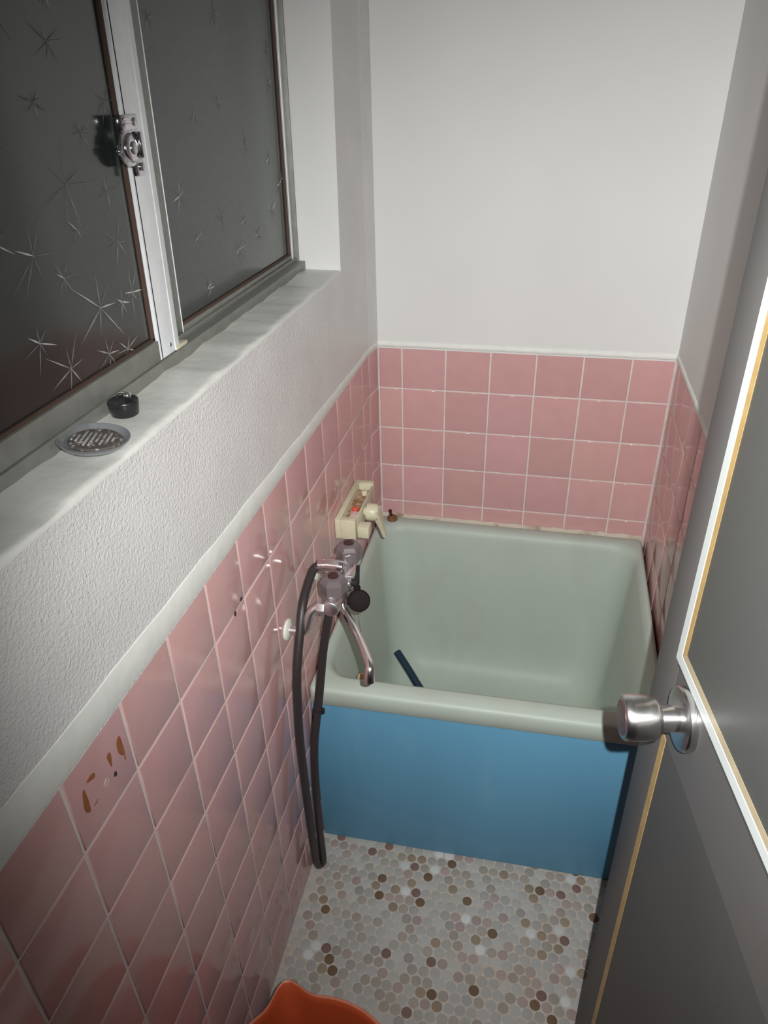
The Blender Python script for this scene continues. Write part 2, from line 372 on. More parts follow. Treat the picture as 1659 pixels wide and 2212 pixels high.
# floor: round mosaic pieces in grout, one surface
bm = bmesh.new(); lay = bm.loops.layers.float_color.new('tone')
p = 0.0232; pal = [((0.435, 0.425, 0.395), 46), ((0.40, 0.385, 0.35), 34), ((0.36, 0.32, 0.27), 20), ((0.30, 0.235, 0.165), 9), ((0.38, 0.30, 0.27), 12), ((0.17, 0.11, 0.065), 3), ((0.215, 0.135, 0.115), 5), ((0.60, 0.61, 0.59), 4), ((0.335, 0.315, 0.28), 10)]
bag = [c for c, k in pal for _ in range(k)]
rr = random.Random(21); j = 0; y = -0.655
while y > -1.79:
    x = 0.013 + (p/2 if j % 2 else 0)
    while x < WX-0.008:
        cx = x + 0.0022*math.sin(y*31+x*9) + rr.uniform(-.0007, .0007); cy = y + 0.0028*math.sin(x*17+y*6) + rr.uniform(-.0007, .0007)
        c = rr.choice(bag); k = rr.uniform(0.9, 1.08); c = (c[0]*k, c[1]*k, c[2]*k, 1)
        r = 0.01065*rr.uniform(0.97, 1.03)
        loops = [[Vector((cx+q*math.cos(2*PI*a/14), cy+q*math.sin(2*PI*a/14), h)) for a in range(14)] for q, h in ((r, -0.0012), (r*0.96, -0.0003), (r*0.84, 0.0))]
        nf = len(bm.faces); add_loft(bm, loops, False, True); bm.faces.ensure_lookup_table()
        for f in range(nf, len(bm.faces)):
            for l in bm.faces[f].loops: l[lay] = c
        x += p
    y -= p*0.866; j += 1
quad(bm, [(-0.012, -1.9, -0.0009), (WX+0.01, -1.9, -0.0009), (WX+0.01, 0.01, -0.0009), (-0.012, 0.01, -0.0009)], 1)
structure(obj('floor', bm, [M_penny, M_fgrout], angle=30))

# ------------------------------------------------------------------ window: two aluminium sliding sashes with star-patterned frosted glass
win = structure(empty('window_1', (0, -0.88, SILL)))
def wbox(name, x0, x1, y0, y1, z0, z1, m, parent, bev=0.0008, base=Vector((0, -0.88, SILL)), extra=()):
    bm = bmesh.new(); 
    for b in [(x0, x1, y0, y1, z0, z1)] + list(extra): add_box(bm, (b[0], b[2], b[4]), (b[1], b[3], b[5]), bev)
    for v in bm.verts: v.co.y += JZ*(v.co.z-1.40); v.co -= base
    return obj(name, bm, m, parent)
XF = -0.0735
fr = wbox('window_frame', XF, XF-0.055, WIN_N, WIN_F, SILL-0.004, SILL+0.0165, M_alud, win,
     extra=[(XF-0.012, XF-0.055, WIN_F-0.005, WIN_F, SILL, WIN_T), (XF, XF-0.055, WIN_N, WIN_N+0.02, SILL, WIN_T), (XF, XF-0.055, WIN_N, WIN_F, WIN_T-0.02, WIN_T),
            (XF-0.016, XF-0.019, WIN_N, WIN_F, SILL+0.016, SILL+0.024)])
ZT = WIN_T-0.022; ZB = SILL+0.0185
MY = -0.8830         # edge of the near sash's meeting stile at the glass
near = wbox('window_sash', XF-0.001, XF-0.020, MY, MY+0.0545, ZB, ZT, M_alu, win,
     extra=[(XF-0.0005, XF-0.0015, MY+0.0410, MY+0.0425, ZB, ZT), (XF-0.001, XF-0.016, WIN_N+0.02, WIN_N+0.05, ZB, ZT), (XF-0.001, XF-0.016, WIN_N+0.05, MY, ZT-0.03, ZT)])
wbox('gasket', XF-0.005, XF-0.013, MY-0.0055, MY, ZB+0.026, ZT-0.03, M_gask, near, 0.0005,
     extra=[(XF-0.005, XF-0.013, WIN_N+0.05, MY, ZB+0.026, ZB+0.0295)])
wbox('sash_rail', XF-0.001, XF-0.016, WIN_N+0.05, MY-0.0005, ZB, ZB+0.026, M_alud, near)
wbox('shadow_gap', XF-0.0006, XF-0.002, MY+0.0035, MY+0.0052, ZB, ZT, M_gap, near, 0.0)  # solid dark strip painted as the shade of a narrow gap
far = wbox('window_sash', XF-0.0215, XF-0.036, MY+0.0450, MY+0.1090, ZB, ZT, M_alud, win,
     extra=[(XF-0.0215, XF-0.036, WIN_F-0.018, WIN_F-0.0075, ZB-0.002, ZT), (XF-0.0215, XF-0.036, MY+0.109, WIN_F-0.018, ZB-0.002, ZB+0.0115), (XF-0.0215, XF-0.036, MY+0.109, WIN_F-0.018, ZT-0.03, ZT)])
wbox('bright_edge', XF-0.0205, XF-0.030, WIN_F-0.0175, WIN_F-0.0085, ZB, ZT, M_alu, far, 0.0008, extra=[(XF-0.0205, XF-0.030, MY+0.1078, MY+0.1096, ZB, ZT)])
wbox('gasket', XF-0.0240, XF-0.032, WIN_F-0.0225, WIN_F-0.0175, ZB+0.0115, ZT-0.03, M_gask, far, 0.0005,
     extra=[(XF-0.0240, XF-0.032, MY+0.110, WIN_F-0.018, ZB+0.0115, ZB+0.0150)])
wbox('shadow_gap', XF-0.022, XF-0.034, WIN_F-0.0078, WIN_F-0.0052, ZB, ZT, M_gap, far, 0.0)  # dark strip in place of the shaded gap between sash and jamb
def pane(name, x, y0, y1, z0, z1, stars, parent, seed):
    bm = bmesh.new(); add_box(bm, (x-0.003, y0, z0), (x, y1, z1)); q = random.Random(seed)
    for (sy, sz, sr) in stars:
        a0 = q.uniform(0, PI)
        for k in range(7):
            a = a0 + k*2*PI/7 + q.uniform(-.3, .3); ln = sr*q.uniform(0.45, 1.15); wd = 0.0008*q.uniform(.8, 1.5)
            d = Vector((0, math.cos(a), math.sin(a))); e = Vector((0, -math.sin(a), math.cos(a))); c = Vector((x+0.0002, sy, sz))
            pts = [c - d*0.003, c + d*ln*0.35 + e*wd, c + d*ln, c + d*ln*0.35 - e*wd]
            top = bm.verts.new(c + d*ln*0.35 + Vector((0.0006, 0, 0))); vs = [bm.verts.new(t) for t in pts]
            for i in range(4): bm.faces.new((vs[i], vs[(i+1) % 4], top)).material_index = 1
    for v in bm.verts: v.co.y += JZ*(v.co.z-1.40); v.co -= Vector((0, -0.88, SILL))
    return obj(name, bm, [M_glass, M_star], parent, smooth=False)
st = [(-0.905, 1.548, .030), (-1.005, 1.475, .055), (-0.985, 1.345, .055), (-0.915, 1.345, .032), (-0.925, 1.405, .034), (-0.945, 1.285, .033), (-0.985, 1.292, .030), (-1.06, 1.30, .045), (-1.07, 1.63, .04), (-0.99, 1.60, .030), (-1.08, 1.42, .05), (-1.12, 1.52, .05), (-0.95, 1.68, .04), (-1.03, 1.55, .022), (-0.93, 1.46, .020), (-0.96, 1.52, .020), (-1.04, 1.39, .026), (-0.94, 1.34, .020), (-1.00, 1.43, .018), (-0.98, 1.64, .020), (-1.10, 1.34, .030), (-1.13, 1.44, .030), (-1.02, 1.70, .03)]
pane('window_pane', XF-0.0085, WIN_N+0.05, MY-0.002, ZB+0.020, ZT-0.028, st, near, 3)
q = random.Random(8); st = []
for _ in range(26): st.append((q.uniform(-0.77, -0.30), q.uniform(1.28, 1.85), q.uniform(.014, .026)))
pane('window_pane', XF-0.0275, MY+0.108, WIN_F-0.016, ZB+0.008, ZT-0.028, st, far, 4)
# cream runner block at the foot of the far stile and a screw in the near stile
wbox('runner_block', XF+0.0008, XF-0.016, MY+0.0420, MY+0.0750, ZB-0.0005, ZB+0.0045, M_cream, near, 0.0008)
b = Vector((0, -0.88, SILL))
bm = bmesh.new(); add_lathe(bm, [(0.0001, 0.0018), (0.0018, 0.0016), (0.0030, 0.0006), (0.0032, -0.001)][::-1], Vector((XF-0.001, lean(MY+0.030, 1.256), 1.262))-b, (1, 0, 0), 14)
obj('screw', bm, M_steel, near)
# crescent lock
lk = Vector((XF, lean(MY, 1.50)-0.0170, 1.502)) - b
bm = bmesh.new()
add_box(bm, (lk.x-0.002, lk.y+0.020, lk.z-0.030), (lk.x+0.004, lk.y+0.040, lk.z+0.033), 0.001)
lock = obj('crescent_lock', bm, M_zinc, win)
bm = bmesh.new()
add_box(bm, (lk.x, lk.y-0.004, lk.z+0.018), (lk.x+0.010, lk.y+0.037, lk.z+0.036), 0.0015)
add_box(bm, (lk.x, lk.y-0.002, lk.z+0.023), (lk.x+0.0115, lk.y+0.014, lk.z+0.026), 0.0008)
add_box(bm, (lk.x, lk.y-0.002, lk.z+0.030), (lk.x+0.0115, lk.y+0.014, lk.z+0.033), 0.0008)
add_box(bm, (lk.x, lk.y+0.018, lk.z-0.037), (lk.x+0.008, lk.y+0.039, lk.z-0.015), 0.0022)
add_box(bm, (lk.x+0.004, lk.y+0.022, lk.z-0.015), (lk.x+0.018, lk.y+0.028, lk.z+0.016), 0.0015)
add_box(bm, (lk.x, lk.y+0.030, lk.z-0.010), (lk.x+0.012, lk.y+0.039, lk.z+0.010), 0.002)
obj('mounting_plate', bm, M_zinc, lock)
bm = bmesh.new()
add_lathe(bm, [(0.0225, 0.003), (0.0230, 0.006), (0.0215, 0.009), (0.0175, 0.010), (0.0165, 0.0125), (0.0150, 0.0135), (0.0085, 0.014)], lk+Vector((0, 0.0075, -0.002)), (1, 0, 0), 40)
obj('crescent_cam', bm, M_zinc, lock)
bm = bmesh.new(); add_lathe(bm, [(0.0078, 0.0135), (0.0078, 0.0155), (0.006, 0.0165)], lk+Vector((0, 0.0085, -0.002)), (1, 0, 0), 24); obj('pivot', bm, M_steel, lock)
bm = bmesh.new(); bmesh.ops.create_uvsphere(bm, u_segments=16, v_segments=10, radius=0.0048, matrix=Matrix.Translation(lk+Vector((0.006, -0.0165, -0.004)))); obj('lever_tip', bm, M_zinc, lock)
for dy, dz in ((0.027, 0.027), (0.029, -0.026)):
    bm = bmesh.new(); add_lathe(bm, [(0.0050, 0.008), (0.0052, 0.0105), (0.0035, 0.0118), (0.001, 0.012)], lk+Vector((0, dy, dz)), (1, 0, 0), 18); obj('lock_screw', bm, M_steel, lock)

for o in [lock] + list(lock.children):
    for v in o.data.vertices: v.co = lk + (v.co - lk)*0.88
# ------------------------------------------------------------------ door, standing open along the right wall
DA = -0.16; hx, hy = math.sin(DA), math.cos(DA)
K0 = Vector((0.5961, -1.1273, 0.0)); S_H = -0.50; S_F = 0.110      # along the leaf from the knob: hinge edge, free edge
door = structure(empty('door_1', K0)); door.rotation_euler = (0, 0, math.atan2(hy, hx))
def dbox(name, bs, m, bev=0.001, parent=None):
    bm = bmesh.new()
    for (s0, s1, t0, t1, z0, z1) in bs: add_box(bm, (s0, t0, z0), (s1, t1, z1), bev)
    return obj(name, bm, m, parent or door)
Z0, Z1 = 0.015, 1.99
dbox('latch_stile', [(0.046, S_F, -0.030, 0.0, Z0, Z1)], M_door, 0.004)
dbox('hinge_stile', [(S_H, S_H+0.055, -0.030, 0.0, Z0, Z1)], M_door, 0.002)
dbox('rail', [(S_H+0.055, 0.046, -0.028, -0.0006, 0.905, 1.012), (S_H+0.055, 0.046, -0.028, -0.002, Z0, 0.10), (S_H+0.055, 0.046, -0.028, -0.0008, 1.92, Z1)], M_door, 0.0)
dbox('lower_panel', [(S_H+0.05, 0.05, -0.016, -0.0006, 0.09, 0.9049)], M_dpanel, 0)
bm = bmesh.new(); add_box(bm, (S_H+0.05, -0.0040, 1.005), (0.05, 0.0001, 1.93)); gp = obj('glass_pane', bm, M_dglass, door, smooth=False)
# glazing beads: white outer lip, yellowed inner slope
def bead(name, sec, path, m):
    """sec: [(inset, t)] measured from the opening edge inwards; path: corner loop (s,z) with inward signs"""
    bm = bmesh.new(); loops = []
    for s, z, ds, dz in path: loops.append([Vector((s+ds*i, t, z+dz*i)) for i, t in sec])
    add_loft(bm, loops, True, True); return obj(name, bm, m, door, angle=25)
s1, s0, zl, zh = 0.0565, S_H+0.055, 1.010, 1.93
path = [(s1, zh, -1, -1), (s1, zl, -1, 1), (s0, zl, 1, 1)]
bead('glazing_bead', [(0, -0.004), (0, 0.0006), (0.0006, 0.0012), (0.0128, 0.0010), (0.0132, -0.004)], path, M_dwhite)
bead('inner_bead', [(0.0136, -0.008), (0.0136, 0.0006), (0.0225, 0.0003), (0.0228, -0.0030)], path[:2] , M_dtan)
bead('inner_bead', [(0.0136, -0.008), (0.0136, 0.0006), (0.0225, 0.0003), (0.0228, -0.0030)], path[1:], M_dtan2)
bm = bmesh.new(); add_loft(bm, [[Vector((s, t, z)) for s, t in ((0.0470, -0.010), (0.0468, 0.0003), (0.0345, 0.0001), (0.0340, -0.0100))] for z in (0.10, 0.905)])
obj('panel_bead', bm, M_dtan, door, angle=25)
# knob
kz = 0.975
bm = bmesh.new(); add_lathe(bm, [(0.0345, -0.001), (0.0345, 0.0065), (0.0330, 0.0085), (0.030, 0.0095), (0.020, 0.0100)], (0, 0, kz), (0, 1, 0), 56)
knob = obj('door_knob', bm, M_steel, door, angle=30)
bm = bmesh.new(); add_lathe(bm, [(0.0145, 0.0095), (0.0140, 0.030)], (0, 0, kz), (0, 1, 0), 40); obj('knob_neck', bm, M_chrome, knob)
bm = bmesh.new(); add_lathe(bm, [(0.0150, 0.0290), (0.0195, 0.0295), (0.0218, 0.0318), (0.0230, 0.0350), (0.0240, 0.044), (0.0246, 0.056), (0.0243, 0.0640), (0.0226, 0.0668), (0.0185, 0.0672)], (0, 0, kz), (0, 1, 0), 56); obj('knob_head', bm, M_steel, knob, angle=30)
bm = bmesh.new(); add_lathe(bm, [(0.0190, 0.0668), (0.0186, 0.0678), (0.010, 0.0682)], (0, 0, kz), (0, 1, 0), 40); lab(obj('knob_face', bm, mat('reflection_tinted_steel', (0.16, 0.085, 0.08), 0.35, metal=0.7), knob, angle=30), 'end face of the knob with its reddish reflection painted in')  # reddish reflection on the end face is put into its colour

# ------------------------------------------------------------------ bathtub
tub = tag(empty('bathtub', (0.36, -0.34, 0)), 'deep square grey-green bathtub with a blue front panel, filling the end of the room', 'bathtub')
T0 = Vector((0.36, -0.34, 0))
def sk(p): q = Vector(p); q.y += 0.018*(q.x-0.36)*min(1, max(0, (-q.y-0.05)/0.6)); return q - T0
bm = bmesh.new()
xa, xb, ya, yb = 0.0018, 0.7115, -0.6765, -0.0045
zt = lambda p, z: Vector((p.x, p.y, z + 0.018*max(0, (p.y+0.68))/0.65))   # rim rises a little towards the back wall
loops = [rrect(xa+.004, xb-.004, ya+.004, yb-.004, 0.4380, 0.010), rrect(xa, xb, ya, yb, 0.4420, 0.012), rrect(xa, xb, ya, yb, 0.4740, 0.012),
         rrect(xa+.0008, xb-.0008, ya+.0010, yb-.0008, 0.4790, 0.012), rrect(xa+.0028, xb-.0028, ya+.0036, yb-.0028, 0.4823, 0.013), rrect(xa+.006, xb-.006, ya+.008, yb-.006, 0.4836, 0.014),
         rrect(xa+.009, xb-.009, -0.640, -0.036, 0.4848, 0.060), rrect(xa+.012, xb-.012, -0.633, -0.041, 0.4815, 0.062), rrect(xa+.017, xb-.017, -0.627, -0.046, 0.4760, 0.064),
         rrect(xa+.022, xb-.022, -0.622, -0.050, 0.4620, 0.066), rrect(xa+.036, xb-.036, -0.606, -0.066, 0.32, 0.076), rrect(xa+.052, xb-.052, -0.590, -0.084, 0.16, 0.085),
         rrect(xa+.060, xb-.060, -0.582, -0.092, 0.115, 0.09), rrect(xa+.070, xb-.070, -0.572, -0.103, 0.085, 0.09), rrect(xa+.085, xb-.085, -0.557, -0.119, 0.064, 0.085), rrect(xa+.107, xb-.107, -0.535, -0.142, 0.051, 0.075), rrect(xa+.135, xb-.135, -0.507, -0.170, 0.045, 0.06), rrect(xa+.2, xb-.2, -0.45, -0.23, 0.043, 0.04)]
loops = [[zt(p, p.z) if p.z > 0.425 else p for p in lp] for lp in loops]
add_loft(bm, [[sk(p) for p in lp] for lp in loops], False, True)
# outside of the shell, out of sight
add_loft(bm, [[sk(p) for p in lp] for lp in (rrect(xa+.012, xb-.012, ya+.03, yb-.004, 0.0, 0.02), rrect(xa+.012, xb-.012, ya+.03, yb-.004, 0.4380, 0.02))], False, False)
obj('basin', bm, M_tub, tub, angle=50)
bm = bmesh.new(); add_box(bm, (xa+.0005, ya+0.0085, 0.001), (xb-.0005, ya+0.0185, 0.4385), 0.0015)
for v in bm.verts: v.co = sk(v.co)
lab(obj('front_panel', bm, M_blue, tub), 'flat sky blue front panel')
# joint of cream caulk between tub and walls
bm = bmesh.new(); L = []
for i in range(41):
    x = 0.010 + (WX-0.016)*i/40; h = 0.0045+0.0012*math.sin(i*1.9)+0.0008*math.sin(i*4.3)
    L.append([Vector(p) for p in ((x, -0.0006, 0.499), (x, -0.0095-h*.2, 0.4995), (x, -0.0060, 0.5015+h*.35), (x, -0.0006, 0.504+h))])
add_loft(bm, L)
structure(obj('trim_1', bm, M_caulk, angle=60))

# ------------------------------------------------------------------ two-handle mixer on the left wall
FB = Vector((0, -0.66, 0.752))
fau = tag(empty('mixer_faucet', FB), 'chrome two-handle bath mixer with long swivel spout on the pink tiled wall', 'faucet')
def F(p): return Vector(p) - FB
bx, bz = 0.083, 0.748
bm = bmesh.new()
add_lathe(bm, [(0.0125, -0.052-0.036), (0.0155, -0.086), (0.0165, -0.080), (0.0165, 0.080), (0.0155, 0.086), (0.0125, 0.088)], F((bx, -0.659, bz)), (0, 1, 0), 32)
for y in (-0.714, -0.604): add_lathe(bm, [(0.0165, -0.002), (0.0155, 0.010), (0.0130, 0.014)], F((bx, y, bz)), (0, 0, 1), 32)
add_lathe(bm, [(0.015, 0), (0.0135, 0.026), (0.0120, 0.030)], F((bx-0.008, -0.656, bz)), (0, 0, 1), 28)
obj('faucet_body', bm, M_satin, fau)
# hose outlet elbow lying across the top
bm = bmesh.new()
add_tube(bm, [F(p) for p in ((0.086, -0.657, 0.779), (0.078, -0.657, 0.7805), (0.060, -0.656, 0.7805), (0.046, -0.656, 0.779))], lambda t: 0.0125 if t > 0.12 else 0.0095+t*0.025, 22)
add_lathe(bm, [(0.0135, 0), (0.0135, 0.011), (0.0118, 0.013)], F((0.050, -0.656, 0.7795)), (-1, -0.05, -0.12), 22)
obj('hose_outlet', bm, M_chrome, fau)
bm = bmesh.new(); add_lathe(bm, [(0.0125, 0.008), (0.0125, 0.019), (0.0100, 0.020)], F((bx, -0.659, 0.749)), (1, 0, 0), 28); dv = obj('diverter', bm, M_chrome, fau)
bm = bmesh.new(); add_lathe(bm, [(0.0085, 0.0195), (0.0085, 0.030), (0.0060, 0.032)], F((bx, -0.659, 0.749)), (1, 0, 0), 20)
add_loft(bm, [rrect(0.1065-FB.x, 0.1155-FB.x, -0.664-FB.y, -0.654-FB.y, 0.745-FB.z, 0.003, 3), [v+Vector((0.0035, 0, 0)) for v in rrect(0.1075-FB.x, 0.1145-FB.x, -0.664-FB.y, -0.655-FB.y, 0.788-FB.z, 0.003, 3)]])
lab(obj('diverter_lever', bm, M_blk, dv), 'black lever of the shower diverter')
# handles: six-sided smoky acrylic with a dark cap on top
for y in (-0.714, -0.604):
    base = F((bx, y, 0.7605)); bm = bmesh.new()
    add_lathe(bm, [(0.0190, 0.0), (0.0240, 0.002), (0.0256, 0.008), (0.0256, 0.029), (0.0195, 0.0375), (0.0110, 0.0395)], base, (0, 0, 1), 6, rot0=0.31, ref=(1, 0, 0))
    bmesh.ops.bevel(bm, geom=[e for e in bm.edges], offset=0.0010, segments=1, affect='EDGES')
    hd = obj('faucet_handle', bm, M_acryl, fau, smooth=False)
    bm = bmesh.new(); add_lathe(bm, [(0.0098, 0.0385), (0.0098, 0.0412), (0.0085, 0.0420), (0.002, 0.0415)], base, (0, 0, 1), 24); obj('handle_cap', bm, M_capd, hd)
    bm = bmesh.new(); add_lathe(bm, [(0.0135, 0.001), (0.0135, 0.024), (0.009, 0.032), (0.007, 0.036)], base, (0, 0, 1), 16); obj('handle_core', bm, M_core, hd)
    if y < -0.7: pass
# wall legs with escutcheons
for yw, yb_ in ((-0.754, -0.740), (-0.565, -0.577)):
    bm = bmesh.new(); add_tube(bm, [F(p) for p in ((0.004, yw, 0.697), (0.026, yw, 0.697), (0.036, yw, 0.702), (0.041, yw+(yb_-yw)*.2, 0.720), (0.046, yw+(yb_-yw)*.5, 0.737), (0.057, yw+(yb_-yw)*.85, 0.747), (0.069, yb_, bz))], 0.0082, 18)
    add_lathe(bm, [(0.0125, 0), (0.0130, 0.002), (0.0130, 0.013), (0.0125, 0.015)], F((0.058, yb_, bz)), (1, 0, 0), 6)
    leg = obj('wall_leg', bm, M_satin, fau)
    bm = bmesh.new(); add_lathe(bm, [(0.0205, 0.0003), (0.0205, 0.003), (0.0185, 0.005), (0.0100, 0.0065)], F((0, yw, 0.697)), (1, 0, 0), 32)
    lab(obj('escutcheon', bm, M_white, leg), 'white wall ring of the leg')
# swivel spout
bm = bmesh.new()
add_lathe(bm, [(0.0105, 0), (0.0120, 0.003), (0.0120, 0.014), (0.010, 0.018)], F((0.0885, -0.690, 0.7345)), (0, 0, -1), 24)
add_tube(bm, [F(p) for p in ((0.0885, -0.690, 0.722), (0.0900, -0.6945, 0.7155), (0.0990, -0.708, 0.7155), (0.128, -0.752, 0.7160), (0.160, -0.806, 0.7165), (0.1755, -0.836, 0.7150), (0.1775, -0.8455, 0.7055), (0.1775, -0.8475, 0.690))], lambda t: 0.0075+0.0020*max(0, (t-0.72)/0.28), 20)
sp = obj('spout', bm, M_chrome, fau)

# shower hose: out of the elbow, down to the floor and back up under the body
hose_pts = [(0.0375, -0.6565, 0.778), (0.030, -0.668, 0.774), (0.0275, -0.700, 0.760), (0.028, -0.738, 0.738), (0.029, -0.772, 0.690), (0.0280, -0.796, 0.634), (0.0265, -0.806, 0.560), (0.0250, -0.811, 0.474), (0.0240, -0.808, 0.370), (0.0225, -0.802, 0.270), (0.0190, -0.790, 0.150), (0.0160, -0.776, 0.060), (0.0155, -0.767, 0.018), (0.0175, -0.760, 0.0085), (0.0225, -0.755, 0.0105), (0.0255, -0.756, 0.030),
            (0.0275, -0.762, 0.080), (0.0300, -0.771, 0.163), (0.0330, -0.7745, 0.299), (0.0340, -0.760, 0.410), (0.0440, -0.734, 0.520), (0.0560, -0.722, 0.630), (0.0690, -0.721, 0.7000), (0.0760, -0.722, 0.7300)]
hose = tag(obj('shower_hose', tube([Vector(p)-Vector((0.018, -0.76, 0)) for p in hose_pts], 0.0081, 16, 10), M_hose), 'dark rubber shower hose hanging in a loop from the faucet to the floor', 'hose')
hose.location = (0.018, -0.76, 0)
bm = bmesh.new(); add_lathe(bm, [(0.0078, -0.006), (0.0095, -0.004), (0.0095, 0.004), (0.0078, 0.006)], Vector((0.0405, -0.7400, 0.485))-Vector((0.018, -0.76, 0)), (0.10, 0.1, 1), 16)
add_box(bm, (0.0285, 0.016, 0.480), (0.0365, 0.024, 0.492), 0.002)
obj('hose_clip', bm, M_blk, hose)

# rubber plug on its bead chain, hung from the diverter lever
plug = tag(empty('bath_plug', (0.1165, -0.670, 0.699)), 'round black rubber bath plug hanging on a bead chain beside the faucet', 'bath plug')
pd = Vector((0.16, -0.86, 0.48)).normalized()
bm = bmesh.new(); add_lathe(bm, [(0.0170, -0.010), (0.0195, -0.006), (0.0212, 0.004), (0.0212, 0.008), (0.0195, 0.0115), (0.013, 0.0135), (0.004, 0.014)], (0.0005, -0.001, 0.019), pd, 40)
obj('stopper', bm, M_rubber, plug)
bm = bmesh.new(); add_lathe(bm, [(0.0065, 0.0), (0.0065, 0.010), (0.004, 0.012)], (-0.004, 0.004, 0.0360), (0, 0.1, 1), 16); obj('plug_eye', bm, M_rubber, plug)
bm = bmesh.new(); d = 0.0046
for k in range(42):
    z = -0.003 - d*k
    bmesh.ops.create_icosphere(bm, subdivisions=1, radius=0.00135, matrix=Matrix.Translation((-0.006-0.0004*math.sin(k*.3), 0.006+0.0009*k, z)))
ch = obj('bead_chain', bm, M_steel, plug); lab(ch, 'thin steel bead chain')

# ------------------------------------------------------------------ cream control box of the water heater
CB = Vector((0, -0.33, 0.687))
cb = tag(empty('heater_control_box', CB), 'cream plastic control box with turn lever on the tiled wall above the tub', 'control box')
def G(x, y, z): return Vector((x, y, z)) - CB
x1, y0, y1, z0, z1 = 0.0465, -0.4235, -0.2350, 0.687, 0.7355
bm = bmesh.new()
def gb(bm, a, b, bev=0.001): add_box(bm, G(*a), G(*b), bev)
gb(bm, (0.0003, y0, z0), (0.0125, y1, z1)); gb(bm, (0.0125, y0, z0), (x1, y0+0.016, z1)); gb(bm, (0.0125, y1-0.016, z0), (x1, y1, z1))
gb(bm, (x1-0.0035, y0+0.016, z0), (x1, y1-0.016, z1-0.004)); gb(bm, (0.0125, y0+0.016, z0), (x1-0.0035, y1-0.016, z0+0.016), 0)
obj('box_body', bm, M_cream, cb)
bm = bmesh.new(); gb(bm, (0.0126, y0+0.0162, z0+0.016), (x1-0.0036, y1-0.0162, z1-0.018), 0); lab(obj('recess_floor', bm, M_rust, cb), 'rust-stained hollow in the top')
bm = bmesh.new(); add_lathe(bm, [(0.0075, 0), (0.0075, 0.010), (0.006, 0.012)], G(0.031, -0.272, z1-0.019), (0, 0, 1), 20); obj('peg', bm, M_cream, cb)
bm = bmesh.new(); add_lathe(bm, [(0.0068, 0), (0.0068, 0.009), (0.005, 0.011)], G(0.0285, -0.352, z1-0.019), (0, 0, 1), 18); lab(obj('red_button', bm, M_red, cb), 'small red button')
bm = bmesh.new(); gb(bm, (0.024, -0.405, z1-0.019), (0.040, -0.362, z1-0.012)); obj('pale_tab', bm, M_pale, cb)
bm = bmesh.new(); add_lathe(bm, [(0.010, 0.0), (0.010, 0.006), (0.0195, 0.0065), (0.0205, 0.010), (0.0195, 0.028), (0.0150, 0.0335)], G(x1, -0.338, 0.711), (1, 0, 0), 32)
lv = obj('turn_lever', bm, M_cream, cb)
bm = bmesh.new()
a = [(0.066, -0.356, 0.720), (0.0815, -0.356, 0.720), (0.0815, -0.320, 0.720), (0.066, -0.320, 0.720)]
b_ = [(0.070, -0.350, 0.700), (0.086, -0.350, 0.700), (0.086, -0.322, 0.700), (0.070, -0.322, 0.700)]
c_ = [(0.0805, -0.340, 0.668), (0.0905, -0.340, 0.668), (0.0905, -0.327, 0.668), (0.0805, -0.327, 0.668)]
d_ = [(0.0875, -0.336, 0.643), (0.0955, -0.336, 0.643), (0.0955, -0.327, 0.643), (0.0875, -0.327, 0.643)]
add_loft(bm, [[G(*p) for p in q] for q in (a, b_, c_, d_)])
bmesh.ops.bevel(bm, geom=list(bm.edges), offset=0.0012, segments=2, affect='EDGES'); obj('lever_arm', bm, M_cream, lv)
bm = bmesh.new(); gb(bm, (x1+0.0002, -0.412, 0.685), (0.0735, -0.384, 0.7135), 0.003); obj('push_button', bm, M_cream, cb)

# rusty round fitting lying on the tub corner
rc = tag(empty('rusty_cap', (0.043, -0.025, 0.5005)), 'small rusty brown round cap with knob on the tub corner below the tiles', 'cap')
bm = bmesh.new(); add_lathe(bm, [(0.0135, 0.0005), (0.0145, 0.003), (0.0140, 0.009), (0.011, 0.013), (0.004, 0.0145)], (0, 0, 0), (0.1, -0.25, 1), 28); obj('cap_disc', bm, M_brown, rc)
bm = bmesh.new(); add_lathe(bm, [(0.0040, 0), (0.0036, 0.010), (0.0048, 0.014), (0.0042, 0.019), (0.002, 0.020)], (-0.003, 0.0, 0.013), (-0.15, 0.0, 1), 16); obj('cap_knob', bm, M_capd, rc)

# length of tube in the tub, peach strip at the tub's near corner
tp = [(0.0855, -0.1878, 0.1650), (0.1244, -0.2257, 0.1415), (0.1614, -0.2636, 0.1180), (0.2069, -0.3090, 0.0898), (0.2563, -0.3583, 0.0592)]
o = tag(obj('plastic_tube', tube([Vector(q)-Vector((0.15, -0.24, 0.09)) for q in tp], 0.0105, 18, 6), M_navy), 'dark blue tube lying on the bottom inside the bathtub', 'tube'); o.location = (0.15, -0.24, 0.09)
bm = bmesh.new(); add_loft(bm, [rrect(-0.013, 0.013, -0.004, 0.004, 0.0, 0.003, 3), rrect(-0.013, 0.013, -0.004, 0.004, 0.045, 0.003, 3), rrect(-0.011, 0.011, -0.0035, 0.0035, 0.058, 0.003, 3), rrect(-0.006, 0.006, -0.003, 0.003, 0.063, 0.0025, 3)])
o = tag(obj('peach_tag', bm, M_peach), 'small peach coloured tag inside the tub at its near left corner, behind the spout tip', 'tag'); o.location = (0.0915, -0.596, 0.402); o.rotation_euler = (0.07, 0.12, 0.0)

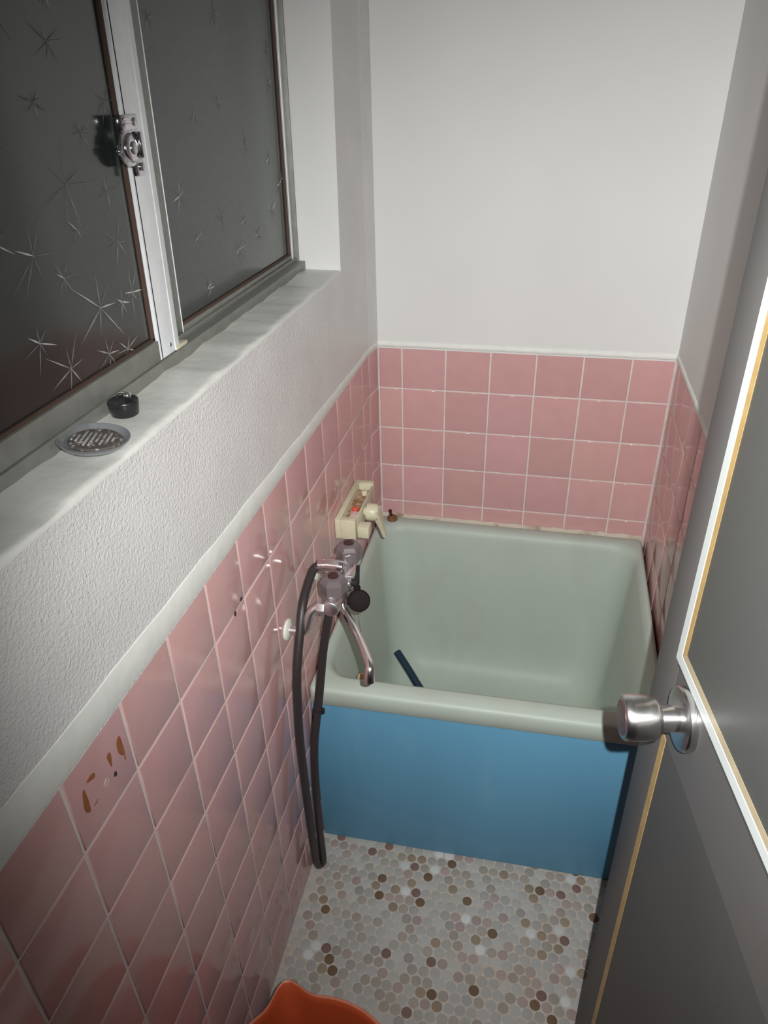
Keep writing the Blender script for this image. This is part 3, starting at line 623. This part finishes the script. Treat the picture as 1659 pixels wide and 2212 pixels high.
# ------------------------------------------------------------------ on the window sill
sd_ = tag(empty('soap_dish', (-0.0425, -1.1110, SILL+0.0010)), 'round cloudy plastic soap dish crusted with grime on the window sill', 'soap dish')
sd_.rotation_euler = (0.0, 0.10, 0.25)
bm = bmesh.new(); add_lathe(bm, [(0.024, 0.0), (0.031, 0.002), (0.0365, 0.0075), (0.0375, 0.0095), (0.0365, 0.0100), (0.0335, 0.0088), (0.0300, 0.0050), (0.0260, 0.0045)], (0, 0, 0.001), (0, 0, 1), 56); obj('dish', bm, M_clear, sd_)
bm = bmesh.new(); q = random.Random(2)
add_lathe(bm, [(0.0255, 0.0035), (0.0275, 0.0060), (0.0255, 0.0078), (0.012, 0.0082), (0.001, 0.0082)], (0.002, 0.0, 0.0012), (0, 0, 1), 40)
lab(obj('grimy_insert', bm, M_grime, sd_), 'dark grimy slotted insert')
bm = bmesh.new()
for k in range(-4, 5):
    ln = math.sqrt(max(0, 0.022**2-(k*0.0052)**2))*q.uniform(.6, 1)
    add_box(bm, (k*0.0052-0.0011, -ln, 0.0088), (k*0.0052+0.0011, ln*q.uniform(.5, 1), 0.0105), 0.0004)
obj('insert_rib', bm, mat('grey_crust', (0.42, 0.41, 0.40), 0.4, mix=((0.10, 0.08, 0.07), 90, 0.5, 0.62)), sd_)
bs = tag(empty('black_stopper', (-0.0540, -1.0255, SILL+0.001)), 'small black stopper with a metal ring on the window sill near the sash', 'stopper')
bm = bmesh.new(); add_lathe(bm, [(0.0145, 0.0), (0.0155, 0.001), (0.0172, 0.0130), (0.0175, 0.0165), (0.0168, 0.0178), (0.0140, 0.0170), (0.0120, 0.0160), (0.004, 0.0160)], (0, 0, 0), (0, 0, 1), 40); obj('stopper_body', bm, M_blk, bs)
bm = bmesh.new(); add_tube(bm, [(0.0085*math.cos(t), 0.003, 0.0195+0.0062*math.sin(t)) for t in [PI*k/10 for k in range(-1, 12)]], 0.0011, 8, raw=True); obj('pull_ring', bm, M_chrome, bs)
bm = bmesh.new(); bmesh.ops.create_uvsphere(bm, u_segments=16, v_segments=10, radius=0.0048, matrix=Matrix.Translation((0.003, 0.006, 0.0205))); obj('ring_stud', bm, M_chrome, bs)

# ------------------------------------------------------------------ orange wash basin with a spout
BC = Vector((0.1670, -1.2790, 0))
bk = tag(empty('wash_bucket', BC), 'orange plastic pail with a pouring lip on the mosaic floor', 'bucket')
bm = bmesh.new(); n = 96; SA = math.radians(119)
def brad(r, t, k):
    dlt = (t-SA+PI) % (2*PI) - PI
    return r + k*0.034*math.exp(-(dlt/0.165)**2)
prof = [(0.105, 0.001, 0), (0.112, 0.006, 0), (0.130, 0.090, 0), (0.146, 0.165, 0.25), (0.1525, 0.207, 0.85), (0.1575, 0.2165, 1), (0.1580, 0.2195, 1), (0.1560, 0.2210, 1), (0.1530, 0.2195, 1), (0.1490, 0.207, 0.85), (0.1425, 0.165, 0.25), (0.1265, 0.090, 0), (0.108, 0.010, 0), (0.098, 0.006, 0), (0.001, 0.006, 0)]
loops = []
for r, z, k in prof:
    lp = []
    for i in range(n):
        t = 2*PI*i/n; q = brad(r, t, k); x = q*math.cos(t); lp.append(Vector((max(x, -0.1645), q*math.sin(t), z)))
    loops.append(lp)
add_loft(bm, loops, True, True)
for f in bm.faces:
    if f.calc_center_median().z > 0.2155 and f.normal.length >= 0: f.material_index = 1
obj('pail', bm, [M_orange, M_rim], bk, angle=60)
